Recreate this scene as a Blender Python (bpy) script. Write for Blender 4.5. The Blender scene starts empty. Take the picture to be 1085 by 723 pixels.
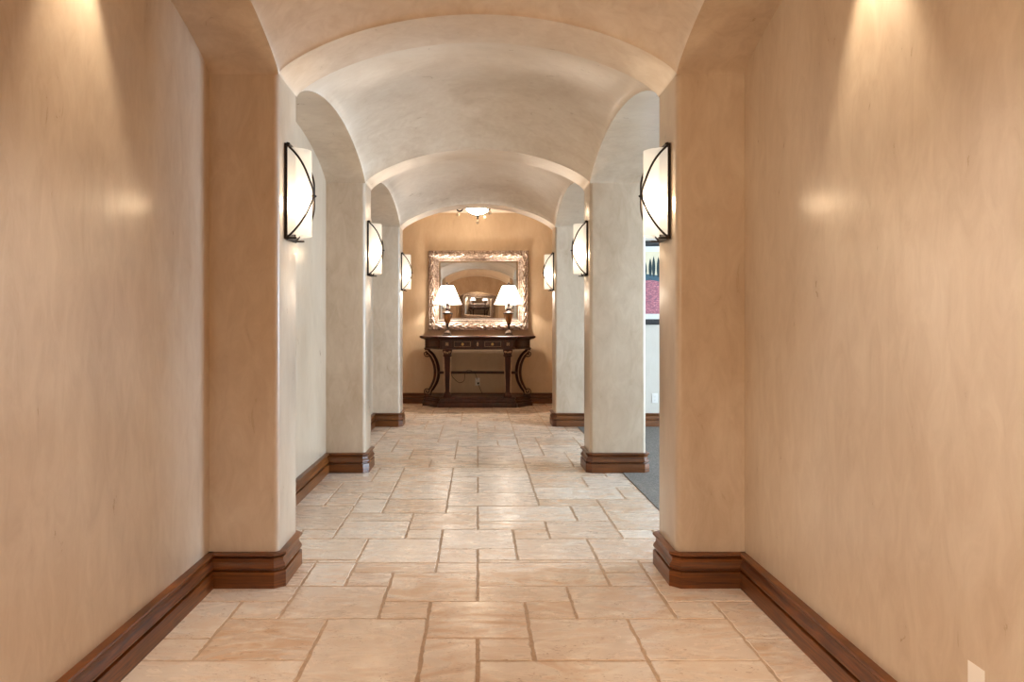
import bpy, bmesh, math, random
from mathutils import Vector, Matrix
random.seed(7)
PI = math.pi
C = bpy.context.scene.collection

# ------------------------------------------------------------------ helpers
class MB:
    """collects geometry and links it as one mesh object"""
    def __init__(s):
        s.v = []; s.f = []; s.m = []
    def add(s, vs, fs, mi=0):
        o = len(s.v)
        s.v += [tuple(v) for v in vs]
        for f in fs:
            s.f.append([i + o for i in f]); s.m.append(mi)
    def box(s, x0, x1, y0, y1, z0, z1, mi=0):
        vs = [(x, y, z) for z in (z0, z1) for y in (y0, y1) for x in (x0, x1)]
        s.add(vs, [(0, 2, 3, 1), (4, 5, 7, 6), (0, 1, 5, 4), (2, 6, 7, 3), (0, 4, 6, 2), (1, 3, 7, 5)], mi)
    def lathe(s, prof, n=32, mi=0, c=(0, 0, 0), cap=True, a0=0.0):
        """prof: list of (r, z)"""
        vs = []; fs = []
        for r, z in prof:
            for k in range(n):
                a = a0 + 2 * PI * k / n
                vs.append((c[0] + r * math.cos(a), c[1] + r * math.sin(a), c[2] + z))
        for i in range(len(prof) - 1):
            for k in range(n):
                a, b = i * n + k, i * n + (k + 1) % n
                fs.append((a, b, b + n, a + n))
        if cap:
            fs.append(tuple(range(n - 1, -1, -1)))
            fs.append(tuple(range((len(prof) - 1) * n, len(prof) * n)))
        s.add(vs, fs, mi)
    def tube(s, pts, r, n=10, mi=0, r_end=None, sy=1.0):
        """tube along 3-D points; r may be a list"""
        pts = [Vector(p) for p in pts]
        m = len(pts); vs = []; fs = []
        up = None
        for i, p in enumerate(pts):
            t = (pts[min(i + 1, m - 1)] - pts[max(i - 1, 0)]).normalized()
            if up is None:
                up = Vector((0, 0, 1)) if abs(t.z) < .9 else Vector((0, 1, 0))
            a = (up - t * up.dot(t)).normalized(); b = t.cross(a); up = a
            rr = r[i] if isinstance(r, (list, tuple)) else r
            for k in range(n):
                an = 2 * PI * k / n
                vs.append(p + a * (rr * math.cos(an)) + b * (rr * sy * math.sin(an)))
        for i in range(m - 1):
            for k in range(n):
                a, b = i * n + k, i * n + (k + 1) % n
                fs.append((a, b, b + n, a + n))
        fs.append(tuple(range(n - 1, -1, -1))); fs.append(tuple(range((m - 1) * n, m * n)))
        s.add(vs, fs, mi)
    def ball(s, c, r, n=14, mi=0, sz=1.0):
        k = n // 2
        s.lathe([(max(1e-4, r * math.sin(PI * i / k)), -r * sz * math.cos(PI * i / k)) for i in range(k + 1)], n, mi, c)
    def grid(s, nu, nv, fn, mi=0):
        vs = [fn(i / nu, j / nv) for j in range(nv + 1) for i in range(nu + 1)]
        w = nu + 1
        s.add(vs, [(j * w + i, j * w + i + 1, (j + 1) * w + i + 1, (j + 1) * w + i) for j in range(nv) for i in range(nu)], mi)
    def prism(s, poly, z0, z1, mi=0):
        n = len(poly)
        vs = [(x, y, z0) for x, y in poly] + [(x, y, z1) for x, y in poly]
        s.add(vs, [tuple(range(n - 1, -1, -1)), tuple(range(n, 2 * n))] + [(i, (i + 1) % n, n + (i + 1) % n, n + i) for i in range(n)], mi)
    def build(s, name, mats, parent=None, smooth=40, bevel=0, seg=2, weld=True):
        me = bpy.data.meshes.new(name)
        me.from_pydata(s.v, [], s.f)
        if not isinstance(mats, (list, tuple)): mats = [mats]
        for m in mats: me.materials.append(m)
        for p, mi in zip(me.polygons, s.m): p.material_index = mi
        bm = bmesh.new(); bm.from_mesh(me)
        if weld: bmesh.ops.remove_doubles(bm, verts=bm.verts, dist=1e-5)
        bmesh.ops.recalc_face_normals(bm, faces=bm.faces)
        bm.to_mesh(me); bm.free()
        if smooth:
            for p in me.polygons: p.use_smooth = True
            me.set_sharp_from_angle(angle=math.radians(smooth))
        o = bpy.data.objects.new(name, me); C.objects.link(o)
        if parent: o.parent = parent
        if bevel:
            b = o.modifiers.new('bevel', 'BEVEL'); b.width = bevel; b.segments = seg
            b.limit_method = 'ANGLE'; b.angle_limit = math.radians(35)
        return o

def catmull(pts, n=8):
    P = [Vector(p) for p in pts]; P = [P[0] * 2 - P[1]] + P + [P[-1] * 2 - P[-2]]
    out = []
    for i in range(1, len(P) - 2):
        a, b, c, d = P[i - 1:i + 3]
        for k in range(n):
            t = k / n
            out.append(.5 * ((2 * b) + (c - a) * t + (2 * a - 5 * b + 4 * c - d) * t * t + (3 * b - a - 3 * c + d) * t ** 3))
    out.append(P[-2]); return out

def sweep(mb, path, prof, closed=False, sign=1, fn=None, mi=0, capped=True):
    """mitred sweep in the plane: prof = [(out, h)], offset to the left of the path (sign=-1: right)"""
    P = [Vector((p[0], p[1])) for p in path]; n = len(P); offs = []
    for i in range(n):
        a = P[i] - P[i - 1] if (i or closed) else None
        b = P[(i + 1) % n] - P[i] if (i < n - 1 or closed) else None
        ns = [Vector((-t.y, t.x)).normalized() * sign for t in (a, b) if t is not None]
        m = sum(ns, Vector((0, 0)))
        m.normalize(); offs.append(m / max(.2, m.dot(ns[0])))
    k = len(prof); vs = []; fs = []
    for i in range(n):
        for q, (o, h) in enumerate(prof):
            p = P[i] + offs[i] * o
            vs.append(fn(p.x, p.y, h, i, q) if fn else (p.x, p.y, h))
    for i in range(n if closed else n - 1):
        j = (i + 1) % n
        for q in range(k - 1):
            fs.append((i * k + q, j * k + q, j * k + q + 1, i * k + q + 1))
    if not closed and capped:
        fs.append(tuple(range(k))); fs.append(tuple(range((n - 1) * k, n * k)))
    mb.add(vs, fs, mi)

def tag(o, label, cat, group=None, kind=None):
    o['label'] = label; o['category'] = cat
    if group: o['group'] = group
    if kind: o['kind'] = kind
    return o
def struct(o, label, cat, group=None): return tag(o, label, cat, group, 'structure')
def thing(name, label, cat, loc=(0, 0, 0), rz=0, group=None):
    o = bpy.data.objects.new(name, None); C.objects.link(o)
    o.empty_display_size = .1; o.location = loc; o.rotation_euler = (0, 0, rz)
    return tag(o, label, cat, group)
def kids(o): return [c for c in bpy.data.objects if c.parent == o]
def copy_tree(o, parent=None):
    c = o.copy(); C.objects.link(c); c.parent = parent
    for ch in kids(o): copy_tree(ch, c)
    return c

# ------------------------------------------------------------------ materials
def srgb(r, g, b):
    f = lambda c: (c / 255 / 12.92) if c / 255 <= .04045 else ((c / 255 + .055) / 1.055) ** 2.4
    return (f(r), f(g), f(b), 1)
class NT:
    def __init__(s, name):
        s.mat = bpy.data.materials.new(name); s.mat.use_nodes = True
        s.t = s.mat.node_tree; s.b = s.t.nodes['Principled BSDF']
        s.tc = s.n('ShaderNodeTexCoord')
    def n(s, ty, **kw):
        o = s.t.nodes.new(ty)
        for k, v in kw.items():
            if k in o.inputs: o.inputs[k].default_value = v
            else: setattr(o, k, v)
        return o
    def l(s, a, b): s.t.links.new(a, b)
    def mapping(s, scale=(1, 1, 1), src='Object'):
        m = s.n('ShaderNodeMapping'); m.inputs['Scale'].default_value = scale
        s.l(s.tc.outputs[src], m.inputs['Vector']); return m.outputs[0]
    def noise(s, vec, scale, detail=4, rough=.55, dist=0):
        o = s.n('ShaderNodeTexNoise'); o.inputs['Scale'].default_value = scale
        o.inputs['Detail'].default_value = detail; o.inputs['Roughness'].default_value = rough
        o.inputs['Distortion'].default_value = dist
        s.l(vec, o.inputs['Vector']); return o.outputs['Fac']
    def ramp(s, fac, stops):
        o = s.n('ShaderNodeValToRGB'); e = o.color_ramp.elements
        while len(e) < len(stops): e.new(.5)
        for x, (p, c) in zip(e, stops): x.position = p; x.color = c if len(c) == 4 else (*c, 1)
        s.l(fac, o.inputs['Fac']); return o.outputs['Color']
    def mix(s, fac, a, b, mode='MIX'):
        o = s.n('ShaderNodeMix', data_type='RGBA', blend_type=mode)
        for sock, v in ((o.inputs['Factor'], fac), (o.inputs['A'], a), (o.inputs['B'], b)):
            pass
        ins = [i for i in o.inputs if i.enabled] if False else o.inputs
        fi, ai, bi = o.inputs[0], o.inputs[6], o.inputs[7]
        for sock, v in ((fi, fac), (ai, a), (bi, b)):
            if hasattr(v, 'links') or isinstance(v, bpy.types.NodeSocket): s.l(v, sock)
            else: sock.default_value = v
        return o.outputs[2]
    def bump(s, h, strength=.2, dist=.01):
        o = s.n('ShaderNodeBump'); o.inputs['Strength'].default_value = strength; o.inputs['Distance'].default_value = dist
        s.l(h, o.inputs['Height']); s.l(o.outputs[0], s.b.inputs['Normal'])
    def maprange(s, v, a, b, c, d):
        o = s.n('ShaderNodeMapRange'); 
        for i, x in zip((1, 2, 3, 4), (a, b, c, d)): o.inputs[i].default_value = x
        s.l(v, o.inputs[0]); return o.outputs[0]

def grey(v): return (v, v, v, 1)
def plaster(name, c_lo, c_mid, c_hi, rough=(.27, .42), bump=.1, coat=.0):
    k = NT(name)
    big = k.noise(k.mapping((1, 1, .55)), 1.7, 6, .6, .6)
    col = k.ramp(big, [(.28, c_lo), (.5, c_mid), (.72, c_hi)])
    fine = k.noise(k.mapping((1, 1, .4)), 11, 6, .65, 1.2)
    col = k.mix(.35, col, k.ramp(fine, [(.3, c_lo), (.65, c_hi)]))
    k.l(col, k.b.inputs['Base Color'])
    k.l(k.maprange(fine, .3, .7, rough[0], rough[1]), k.b.inputs['Roughness'])
    k.b.inputs['Specular IOR Level'].default_value = .5
    tr = k.noise(k.mapping((1, 1, .45)), 5, 5, .6, 1.5)
    k.b.inputs['Coat Weight'].default_value = coat; k.b.inputs['Coat Roughness'].default_value = .22
    k.bump(tr, bump, .02)
    return k.mat
M = {}
M['plaster'] = plaster('venetian_plaster', srgb(174, 152, 128), srgb(198, 179, 157), srgb(214, 199, 180), coat=.35)
M['plaster_lit'] = plaster('plaster_painted_lit', srgb(192, 172, 150), srgb(214, 199, 180), srgb(228, 216, 201), coat=.3)  # hall plaster made paler: light on vaults and arches put into the colour
M['plaster_tan'] = plaster('tan_plaster', srgb(190, 164, 134), srgb(201, 177, 147), srgb(211, 189, 162), (.45, .6), .15)
M['ceiling_paint'] = plaster('ceiling_plaster', srgb(224, 207, 188), srgb(229, 213, 196), srgb(234, 219, 204), (.6, .7), .08)
M['white_wall'] = plaster('pale_wall_paint', srgb(208, 200, 188), srgb(214, 207, 196), srgb(220, 213, 203), (.6, .7), .06)

def wood(name, lo, hi, rough=.35, scale=(1.2, 1.2, 38), spec=.5):
    k = NT(name)
    g = k.noise(k.mapping(scale), 3.0, 6, .6, .8)
    col = k.ramp(g, [(.3, lo), (.7, hi)])
    pt = k.noise(k.mapping((1, 1, 1)), 4, 4, .6)
    col = k.mix(k.maprange(pt, .35, .7, 0, .6), col, lo)
    k.l(col, k.b.inputs['Base Color'])
    k.b.inputs['Roughness'].default_value = rough
    k.b.inputs['Specular IOR Level'].default_value = spec
    k.bump(g, .15, .002)
    return k.mat
M['base_wood'] = wood('stained_alder', srgb(60, 29, 9), srgb(140, 80, 28), .36)
M['console_wood'] = wood('dark_walnut', srgb(34, 15, 9), srgb(88, 44, 27), .38, (14, 3, 3))
M['console_post'] = wood('dark_walnut_upright', srgb(34, 13, 7), srgb(74, 30, 15), .5, (14, 14, 2), .25)
M['console_gilt'] = wood('rubbed_gilt_edge', srgb(150, 120, 92), srgb(214, 184, 152), .4, (20, 20, 20))

def simple(name, col, rough=.5, metal=0, noise=0, nscale=20):
    k = NT(name)
    if noise:
        f = k.noise(k.mapping(), nscale, 4)
        d = tuple(c * (1 - noise) for c in col[:3]) + (1,)
        k.l(k.ramp(f, [(.3, d), (.7, col)]), k.b.inputs['Base Color'])
    else: k.b.inputs['Base Color'].default_value = col
    k.b.inputs['Roughness'].default_value = rough; k.b.inputs['Metallic'].default_value = metal
    return k.mat
M['bronze'] = simple('dark_bronze', srgb(46, 40, 38), .4, .6, .3)
M['brass'] = simple('aged_brass', srgb(225, 190, 120), .3, 1, .2)
M['white_plastic'] = simple('white_plastic', srgb(238, 234, 228), .35)
M['slot'] = simple('dark_slot', srgb(40, 38, 36), .5)
M['cord'] = simple('brown_cord', srgb(52, 34, 24), .5)
M['black_frame'] = simple('black_lacquer', srgb(38, 38, 42), .3, 0, .2)
M['mat_board'] = simple('mat_board', srgb(232, 230, 226), .8)
M['lamp_gold'] = simple('antique_gold_urn', srgb(150, 102, 58), .35, .25, .5, 25)
M['lamp_dark'] = simple('lamp_dark_bronze', srgb(48, 32, 26), .35, .3, .3)
M['lamp_pewter'] = simple('lamp_pewter_foot', srgb(120, 100, 86), .4, .5, .5, 60)
M['crystal'] = simple('frosted_crystal', srgb(240, 222, 196), .2, 0)
M['crystal'].node_tree.nodes['Principled BSDF'].inputs['Transmission Weight'].default_value = .3
M['window_paint'] = simple('window_paint', srgb(235, 232, 226), .4)

def silver_mat():
    k = NT('champagne_silver_leaf')
    f = k.noise(k.mapping(), 26, 5, .7, 1)
    k.l(k.ramp(f, [(.32, srgb(100, 80, 70)), (.5, srgb(176, 156, 142)), (.7, srgb(222, 206, 194))]), k.b.inputs['Base Color'])
    k.b.inputs['Metallic'].default_value = .55; k.b.inputs['Roughness'].default_value = .4
    k.bump(k.noise(k.mapping(), 55, 4), .5, .006)
    return k.mat
M['silver'] = silver_mat()
def mirror_mat():
    k = NT('mirror_silvering')
    f = k.noise(k.mapping(), 3, 2)
    k.l(k.ramp(f, [(.2, grey(.80)), (.8, grey(.84))]), k.b.inputs['Base Color'])
    k.b.inputs['Metallic'].default_value = 1; k.b.inputs['Roughness'].default_value = .01
    return k.mat
M['mirror'] = mirror_mat()

def shade_mat(name, col, emit, transp=.2, body=1.0):
    """lit translucent lampshade: lets part of the bulb through, spreads the rest, and glows"""
    k = NT(name); t = k.t
    tl = k.n('ShaderNodeBsdfTranslucent'); dim = tuple(c * body for c in col[:3]) + (1,)
    tl.inputs[0].default_value = dim
    df = k.n('ShaderNodeBsdfDiffuse'); df.inputs[0].default_value = dim
    tp = k.n('ShaderNodeBsdfTransparent'); tp.inputs[0].default_value = col
    em = k.n('ShaderNodeEmission')
    f = k.noise(k.mapping(), 7, 3)
    dk = tuple(c * .93 for c in col[:3]) + (1,)
    k.l(k.ramp(f, [(.3, dk), (.7, col)]), em.inputs[0]); em.inputs[1].default_value = emit
    m1 = k.n('ShaderNodeMixShader'); m1.inputs[0].default_value = .5
    k.l(tl.outputs[0], m1.inputs[1]); k.l(df.outputs[0], m1.inputs[2])
    m2 = k.n('ShaderNodeMixShader'); m2.inputs[0].default_value = transp
    k.l(m1.outputs[0], m2.inputs[1]); k.l(tp.outputs[0], m2.inputs[2])
    ad = k.n('ShaderNodeAddShader'); k.l(m2.outputs[0], ad.inputs[0]); k.l(em.outputs[0], ad.inputs[1])
    out = [n for n in t.nodes if n.type == 'OUTPUT_MATERIAL'][0]
    k.l(ad.outputs[0], out.inputs[0])
    return k.mat
M['sconce_glass'] = shade_mat('frosted_sconce_glass', (1, .91, .78, 1), .34, .45, .42)
M['lamp_fabric'] = shade_mat('lampshade_fabric', (1, .93, .86, 1), 1.0, .12)
M['alabaster'] = shade_mat('alabaster_bowl', (1, .90, .76, 1), 1.0, .12)
def glow(name, col, s):
    k = NT(name); k.b.inputs['Base Color'].default_value = col
    k.b.inputs['Emission Color'].default_value = col; k.b.inputs['Emission Strength'].default_value = s
    return k.mat
M['lens'] = glow('downlight_lens', (1, .8, .55, 1), 3)

def travertine():
    k = NT('tumbled_travertine')
    geo = k.n('ShaderNodeNewGeometry'); rnd = geo.outputs['Random Per Island']
    off = k.n('ShaderNodeCombineXYZ')
    for i, mul in enumerate((37.0, 91.0, 13.0)):
        m = k.n('ShaderNodeMath', operation='MULTIPLY'); m.inputs[1].default_value = mul
        k.l(rnd, m.inputs[0]); k.l(m.outputs[0], off.inputs[i])
    ad = k.n('ShaderNodeVectorMath', operation='ADD'); k.l(k.tc.outputs['Object'], ad.inputs[0]); k.l(off.outputs[0], ad.inputs[1])
    v = ad.outputs[0]
    base = k.ramp(rnd, [(0, srgb(235, 222, 208)), (.25, srgb(222, 203, 186)), (.5, srgb(239, 228, 216)), (.75, srgb(216, 194, 175)), (1, srgb(232, 218, 203))])
    mp = k.n('ShaderNodeMapping'); mp.inputs['Scale'].default_value = (1, 2.2, 1); k.l(v, mp.inputs[0])
    cl = k.noise(mp.outputs[0], 3.4, 6, .6, 1.8)
    fr = k.n('ShaderNodeMath', operation='FRACT'); m7 = k.n('ShaderNodeMath', operation='MULTIPLY'); m7.inputs[1].default_value = 7.31
    k.l(rnd, m7.inputs[0]); k.l(m7.outputs[0], fr.inputs[0])
    ca = k.n('ShaderNodeMath', operation='MULTIPLY'); k.l(k.maprange(cl, .44, .62, 0, 1), ca.inputs[0]); k.l(k.maprange(fr.outputs[0], .2, 1, .25, 1), ca.inputs[1])
    col = k.mix(ca.outputs[0], base, srgb(206, 170, 136))
    lt = k.noise(mp.outputs[0], 7, 4, .6, .8)
    col = k.mix(k.maprange(lt, .52, .68, 0, .7), col, srgb(244, 233, 219))
    pit = k.noise(mp.outputs[0], 55, 3, .6, .5)
    msk = k.noise(v, 9, 3, .6)
    pm = k.n('ShaderNodeMath', operation='MULTIPLY')
    k.l(k.maprange(pit, .58, .66, 0, 1), pm.inputs[0]); k.l(k.maprange(msk, .45, .65, 0, 1), pm.inputs[1])
    col = k.mix(pm.outputs[0], col, srgb(158, 120, 88))
    k.l(col, k.b.inputs['Base Color'])
    k.l(k.maprange(cl, .3, .7, .2, .36), k.b.inputs['Roughness'])
    wave = k.noise(v, 14, 4, .6)
    sub = k.n('ShaderNodeMath', operation='SUBTRACT'); k.l(wave, sub.inputs[0]); k.l(pm.outputs[0], sub.inputs[1])
    k.bump(sub.outputs[0], .045, .006)
    return k.mat
M['travertine'] = travertine()
M['grout'] = simple('sanded_grout', srgb(200, 173, 147), .9, 0, .25, 40)
def carpet_mat():
    k = NT('grey_loop_carpet')
    f = k.noise(k.mapping(), 75, 3, .8)
    k.l(k.ramp(f, [(.3, srgb(70, 67, 64)), (.7, srgb(156, 150, 144))]), k.b.inputs['Base Color'])
    k.b.inputs['Roughness'].default_value = 1; k.bump(f, .6, .006)
    return k.mat
M['carpet'] = carpet_mat()

# ------------------------------------------------------------------ dimensions
XI = .91                     # half width between pillars
XL, XR = 1.228, 1.222        # faces of the left and right walls
XO = 1.365                   # outer face of the right pillars
SPR, RT, RS = 2.345, .275, .23   # springing height, rise across, rise along
PIL = [(.80, 1.17), (3.67, 4.04), (6.50, 6.87), (9.42, 9.79)]
YB = 12.20                   # end wall behind the console
YE = -12.2                   # far end of the hall behind the viewer
ZC = 2.90
def prof(u):
    u = min(1, abs(u)); R = (1 + RT ** 2 / .91 ** 2) * .91 ** 2 / (2 * RT)
    seg = (math.sqrt(R * R - (u * .91) ** 2) - (R - RT)) / RT
    return .66 * seg + .34 * math.sqrt(max(0, 1 - u * u))
NU = 48
us = [-math.cos(PI * i / NU) for i in range(NU + 1)]    # denser at the springing

# ------------------------------------------------------------------ floor
U = .2035; Y0 = 3.474
occ = {}; tiles = []
def put(c, r, w, h):
    for a in range(c, c + w):
        for b in range(r, r + h):
            if (a, b) in occ: return False
    for a in range(c, c + w):
        for b in range(r, r + h): occ[(a, b)] = 1
    tiles.append((c, r, w, h)); return True
for t in [(-1,-2,2,2),(-2,-1,1,1),(-2,0,2,2),(0,1,3,2),(0,0,2,1),(1,-1,1,1),(2,-1,2,2),(3,1,1,1),(4,0,2,2),(4,-1,1,1),(5,-2,2,2),
          (3,-3,2,2),(1,-3,2,2),(0,-3,1,1),(-1,-4,1,2),(0,-5,3,2),(-3,-4,2,3),(-5,-3,2,2),(-4,-1,2,2),(-5,-1,1,1),(-7,-2,2,2),
          (-6,0,2,1),(-7,-3,2,1),(-6,-5,3,2),(-3,1,1,1),(-3,2,2,3),(-1,2,1,2),(-1,4,2,2),(0,3,1,1),(1,3,2,2),(1,5,1,1),(0,6,2,1),
          (-2,6,2,2),(2,5,2,2),(3,3,3,2),(3,-5,2,2),(5,-4,2,2),(-4,5,2,2),(-5,3,2,2),(-4,7,2,1),(0,7,3,2),(4,5,1,1),(-1,8,1,1),(-3,8,2,2)]:
    put(*t)
for r in range(-80, 46):
    for c in range(-14, 14):
        if (c, r) in occ: continue
        opts = [(3, 2)] * 3 + [(2, 3)] * 3 + [(2, 2)] * 5 + [(2, 1)] * 3 + [(1, 2)] * 2 + [(1, 1)] * 2
        random.shuffle(opts)
        for w, h in opts + [(1, 1)]:
            if put(c, r, w, h): break
regions = [(-XL, XR, PIL[0][0], PIL[1][1]), (-XL, 1.172, PIL[1][1], PIL[3][0]), (-XL, XO, PIL[3][0], PIL[3][1]),
           (-2.2, 2.2, PIL[3][1], YB), (-2.6, 2.6, -10.3, PIL[0][0]), (-2.2, 2.2, YE, -10.3)]
fl = MB()
rt = random.Random(3)
for (c, r, w, h) in tiles:
    x0, x1, y0, y1 = c * U, (c + w) * U, Y0 + r * U, Y0 + (r + h) * U
    for (a, b, d, e) in regions:
        X0, X1, Yy0, Yy1 = max(x0, a), min(x1, b), max(y0, d), min(y1, e)
        if X1 - X0 < .012 or Yy1 - Yy0 < .012: continue
        g = .0052; ch = .003
        n = 10 if y0 < 7 and y0 > 2.4 else 2
        def ring(ins, z, jit):
            pts = []
            cs = [(X0 + ins, Yy0 + ins), (X1 - ins, Yy0 + ins), (X1 - ins, Yy1 - ins), (X0 + ins, Yy1 - ins)]
            for k in range(4):
                p, q = cs[k], cs[(k + 1) % 4]
                for i in range(n):
                    t = i / n
                    pts.append((p[0] + (q[0] - p[0]) * t + jit[k * n + i][0], p[1] + (q[1] - p[1]) * t + jit[k * n + i][1], z))
            return pts
        j = [(rt.uniform(-.003, .003), rt.uniform(-.003, .003)) for _ in range(4 * n)]
        dz = rt.uniform(-.0006, .0006)
        lo, hi = ring(g, -.005, j), ring(g + ch, dz, j)
        m = 4 * n
        fl.add(lo + hi, [tuple(range(m, 2 * m))] + [(i, (i + 1) % m, m + (i + 1) % m, m + i) for i in range(m)], 0)
for (a, b, d, e) in regions:
    fl.box(a - .02, b + (.0 if b == 1.172 else .02), d, e, -.10, -.0028, 1)
struct(fl.build('floor', [M['travertine'], M['grout']], smooth=20, weld=False), 'pale travertine tile floor running down the hall in a mixed-size pattern', 'floor')
cp = MB(); cp.box(1.172, 6.5, PIL[1][1] - .14, PIL[3][0], -.10, .004)
struct(cp.build('floor_carpet', M['carpet'], smooth=0), 'grey carpet of the side room beyond the right pillars', 'carpet')

# ------------------------------------------------------------------ walls
def wall(name, boxes, mat, label):
    mb = MB()
    for b in boxes: mb.box(*b)
    return struct(mb.build(name, mat, smooth=0), label, 'wall')
wall('wall_left', [(-XL - .15, -XL, PIL[0][0], PIL[3][1], 0, ZC)], M['plaster'], 'long tan plaster wall on the left, behind the left pillars')
wall('wall_right', [(XR, XO, PIL[0][0], PIL[1][0] + .05, 0, ZC)], M['plaster'], 'tan plaster wall on the right in front of the nearest right pillar')
wall('wall_back', [(-2.35, 2.35, YB, YB + .15, 0, ZC)], M['plaster_tan'], 'tan end wall carrying the big silver mirror')
wall('wall_vestibule_left', [(-2.35, -2.2, PIL[3][1], YB, 0, ZC)], M['plaster_tan'], 'left wall of the space before the end wall')
wall('wall_vestibule_right', [(2.2, 2.35, PIL[3][1], YB, 0, ZC)], M['plaster_tan'], 'right wall of the space before the end wall')
wall('wall_side_room_far', [(XO, 6.65, PIL[3][0], PIL[3][1] - .02, 0, ZC)], M['white_wall'], 'pale wall of the side room that carries the framed landscape')
wall('wall_side_room_near', [(XR + .02, 6.65, PIL[1][0] + .06, PIL[1][1] - .14, 0, ZC)], M['white_wall'], 'near wall of the side room')
WY0, WY1, WZ0, WZ1 = 4.2, 6.9, .4, 2.6
wall('wall_side_room_right', [(6.5, 6.65, PIL[1][1] - .14, WY0, 0, ZC), (6.5, 6.65, WY1, PIL[3][0], 0, ZC), (6.5, 6.65, WY0, WY1, 0, WZ0), (6.5, 6.65, WY0, WY1, WZ1, ZC)],
     M['white_wall'], 'window wall of the side room')
FW0, FW1 = -6.0, -1.2
wall('wall_foyer_left', [(-2.75, -2.6, -10.3, FW0, 0, 3.3), (-2.75, -2.6, FW1, PIL[0][0], 0, 3.3), (-2.75, -2.6, FW0, FW1, 0, .5), (-2.75, -2.6, FW0, FW1, 2.7, 3.3)],
     M['plaster'], 'window wall of the foyer behind the viewer')
wall('wall_foyer_right', [(2.6, 2.75, -10.3, PIL[0][0], 0, 3.3)], M['plaster'], 'right wall of the foyer behind the viewer')
wall('wall_front', [(-2.35, 2.35, YE - .15, YE, 0, ZC)], M['plaster_tan'], 'far end wall behind the viewer')
wall('wall_front_left', [(-2.35, -2.2, YE, -10.67, 0, ZC)], M['plaster_tan'], 'left side wall at the far end behind the viewer')
wall('wall_front_right', [(2.2, 2.35, YE, -10.67, 0, ZC)], M['plaster_tan'], 'right side wall at the far end behind the viewer')

def header(name, y, x_out, ztop, label, thick):
    """wall plane with an arched opening between the pillars; thick is the signed depth"""
    mb = MB()
    for yy in (y, y + thick):
        for i in range(NU):
            a, b = us[i], us[i + 1]
            mb.add([(a * XI, yy, SPR + RT * prof(a)), (b * XI, yy, SPR + RT * prof(b)), (b * XI, yy, ztop), (a * XI, yy, ztop)], [(0, 1, 2, 3)])
        for s in (-1, 1):
            mb.add([(s * XI, yy, SPR), (s * x_out, yy, SPR), (s * x_out, yy, ztop), (s * XI, yy, ztop)], [(0, 1, 2, 3)])
            mb.add([(s * 1.2, yy, 0), (s * x_out, yy, 0), (s * x_out, yy, SPR), (s * 1.2, yy, SPR)], [(0, 1, 2, 3)])
    return struct(mb.build(name, M['plaster'], smooth=0), label, 'wall')
header('wall_arch_back', PIL[3][1], 2.35, ZC, 'wall over the last arch, facing the console', -.02)
header('wall_arch_front', PIL[0][0], 2.75, 3.3, 'wall over the arch behind the viewer', .02)
header('wall_arch_end', -10.3, 2.75, 3.3, 'wall over the arch at the far end behind the viewer', -.02)

# wall above the side arches, on the side-room face of the arcade
sp = MB()
for (b0, b1) in ((PIL[1][1], PIL[2][0]), (PIL[2][1], PIL[3][0])):
    m, hl = (b0 + b1) / 2, (b1 - b0) / 2
    for i in range(NU):
        a, b = us[i], us[i + 1]
        q = [(XO, m + a * hl, SPR + RS * prof(a)), (XO, m + b * hl, SPR + RS * prof(b)), (XO, m + b * hl, ZC), (XO, m + a * hl, ZC)]
        sp.add(q, [(0, 1, 2, 3)])
for (p0, p1) in PIL[1:]:
    sp.add([(XO, p0, SPR), (XO, p1, SPR), (XO, p1, ZC), (XO, p0, ZC)], [(0, 1, 2, 3)])
struct(sp.build('wall_arcade', M['white_wall'], smooth=0), 'wall over the side arches, seen from the side room', 'wall')

# ------------------------------------------------------------------ ceilings
def ceil(name, x0, x1, y0, y1, z, mat, label):
    mb = MB(); mb.box(x0, x1, y0, y1, z, z + .12)
    return struct(mb.build(name, mat, smooth=0), label, 'ceiling')
ceil('ceiling', -2.35, 2.35, PIL[3][1] - .02, YB + .15, ZC, M['ceiling_paint'], 'flat pale ceiling in front of the end wall')
ceil('ceiling_side_room', XO, 6.65, PIL[1][0] + .06, PIL[3][1], ZC, M['white_wall'], 'ceiling of the side room')
ceil('ceiling_foyer', -2.75, 2.75, -10.32, PIL[0][0] + .02, 3.3, M['ceiling_paint'], 'ceiling of the foyer behind the viewer')
ceil('ceiling_end', -2.35, 2.35, YE - .15, -10.65, ZC, M['ceiling_paint'], 'flat ceiling at the far end behind the viewer')

def vault(y0, y1, label):
    m, hl = (y0 + y1) / 2, (y1 - y0) / 2
    mb = MB(); NV = 40
    vsy = [-math.cos(PI * j / NV) for j in range(NV + 1)]
    def pt(i, j):
        return (us[i] * XI, m + vsy[j] * hl, SPR + RT * prof(us[i]) + RS * prof(vsy[j]))
    w = NU + 1
    mb.add([pt(i, j) for j in range(NV + 1) for i in range(NU + 1)],
           [(j * w + i, j * w + i + 1, (j + 1) * w + i + 1, (j + 1) * w + i) for j in range(NV) for i in range(NU)])
    for s in (-1, 1):
        xo = XO if s > 0 else XL + .02
        mb.add([(s * x, m + vsy[j] * hl, SPR + RS * prof(vsy[j])) for j in range(NV + 1) for x in (XI, xo)],
               [(2 * j, 2 * j + 1, 2 * j + 3, 2 * j + 2) for j in range(NV)], 1)
    return struct(mb.build('ceiling_vault', [M['plaster_lit'], M['plaster']], smooth=35), label, 'vault', 'plaster vaults of the hall')
vault(PIL[0][1], PIL[1][0], 'tan plaster vault in front of the nearest arch, cut by the picture top')
vault(PIL[1][1], PIL[2][0], 'big plaster vault between the nearest and the second arch')
vault(PIL[2][1], PIL[3][0], 'small plaster vault between the second and the farthest arch')
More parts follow.
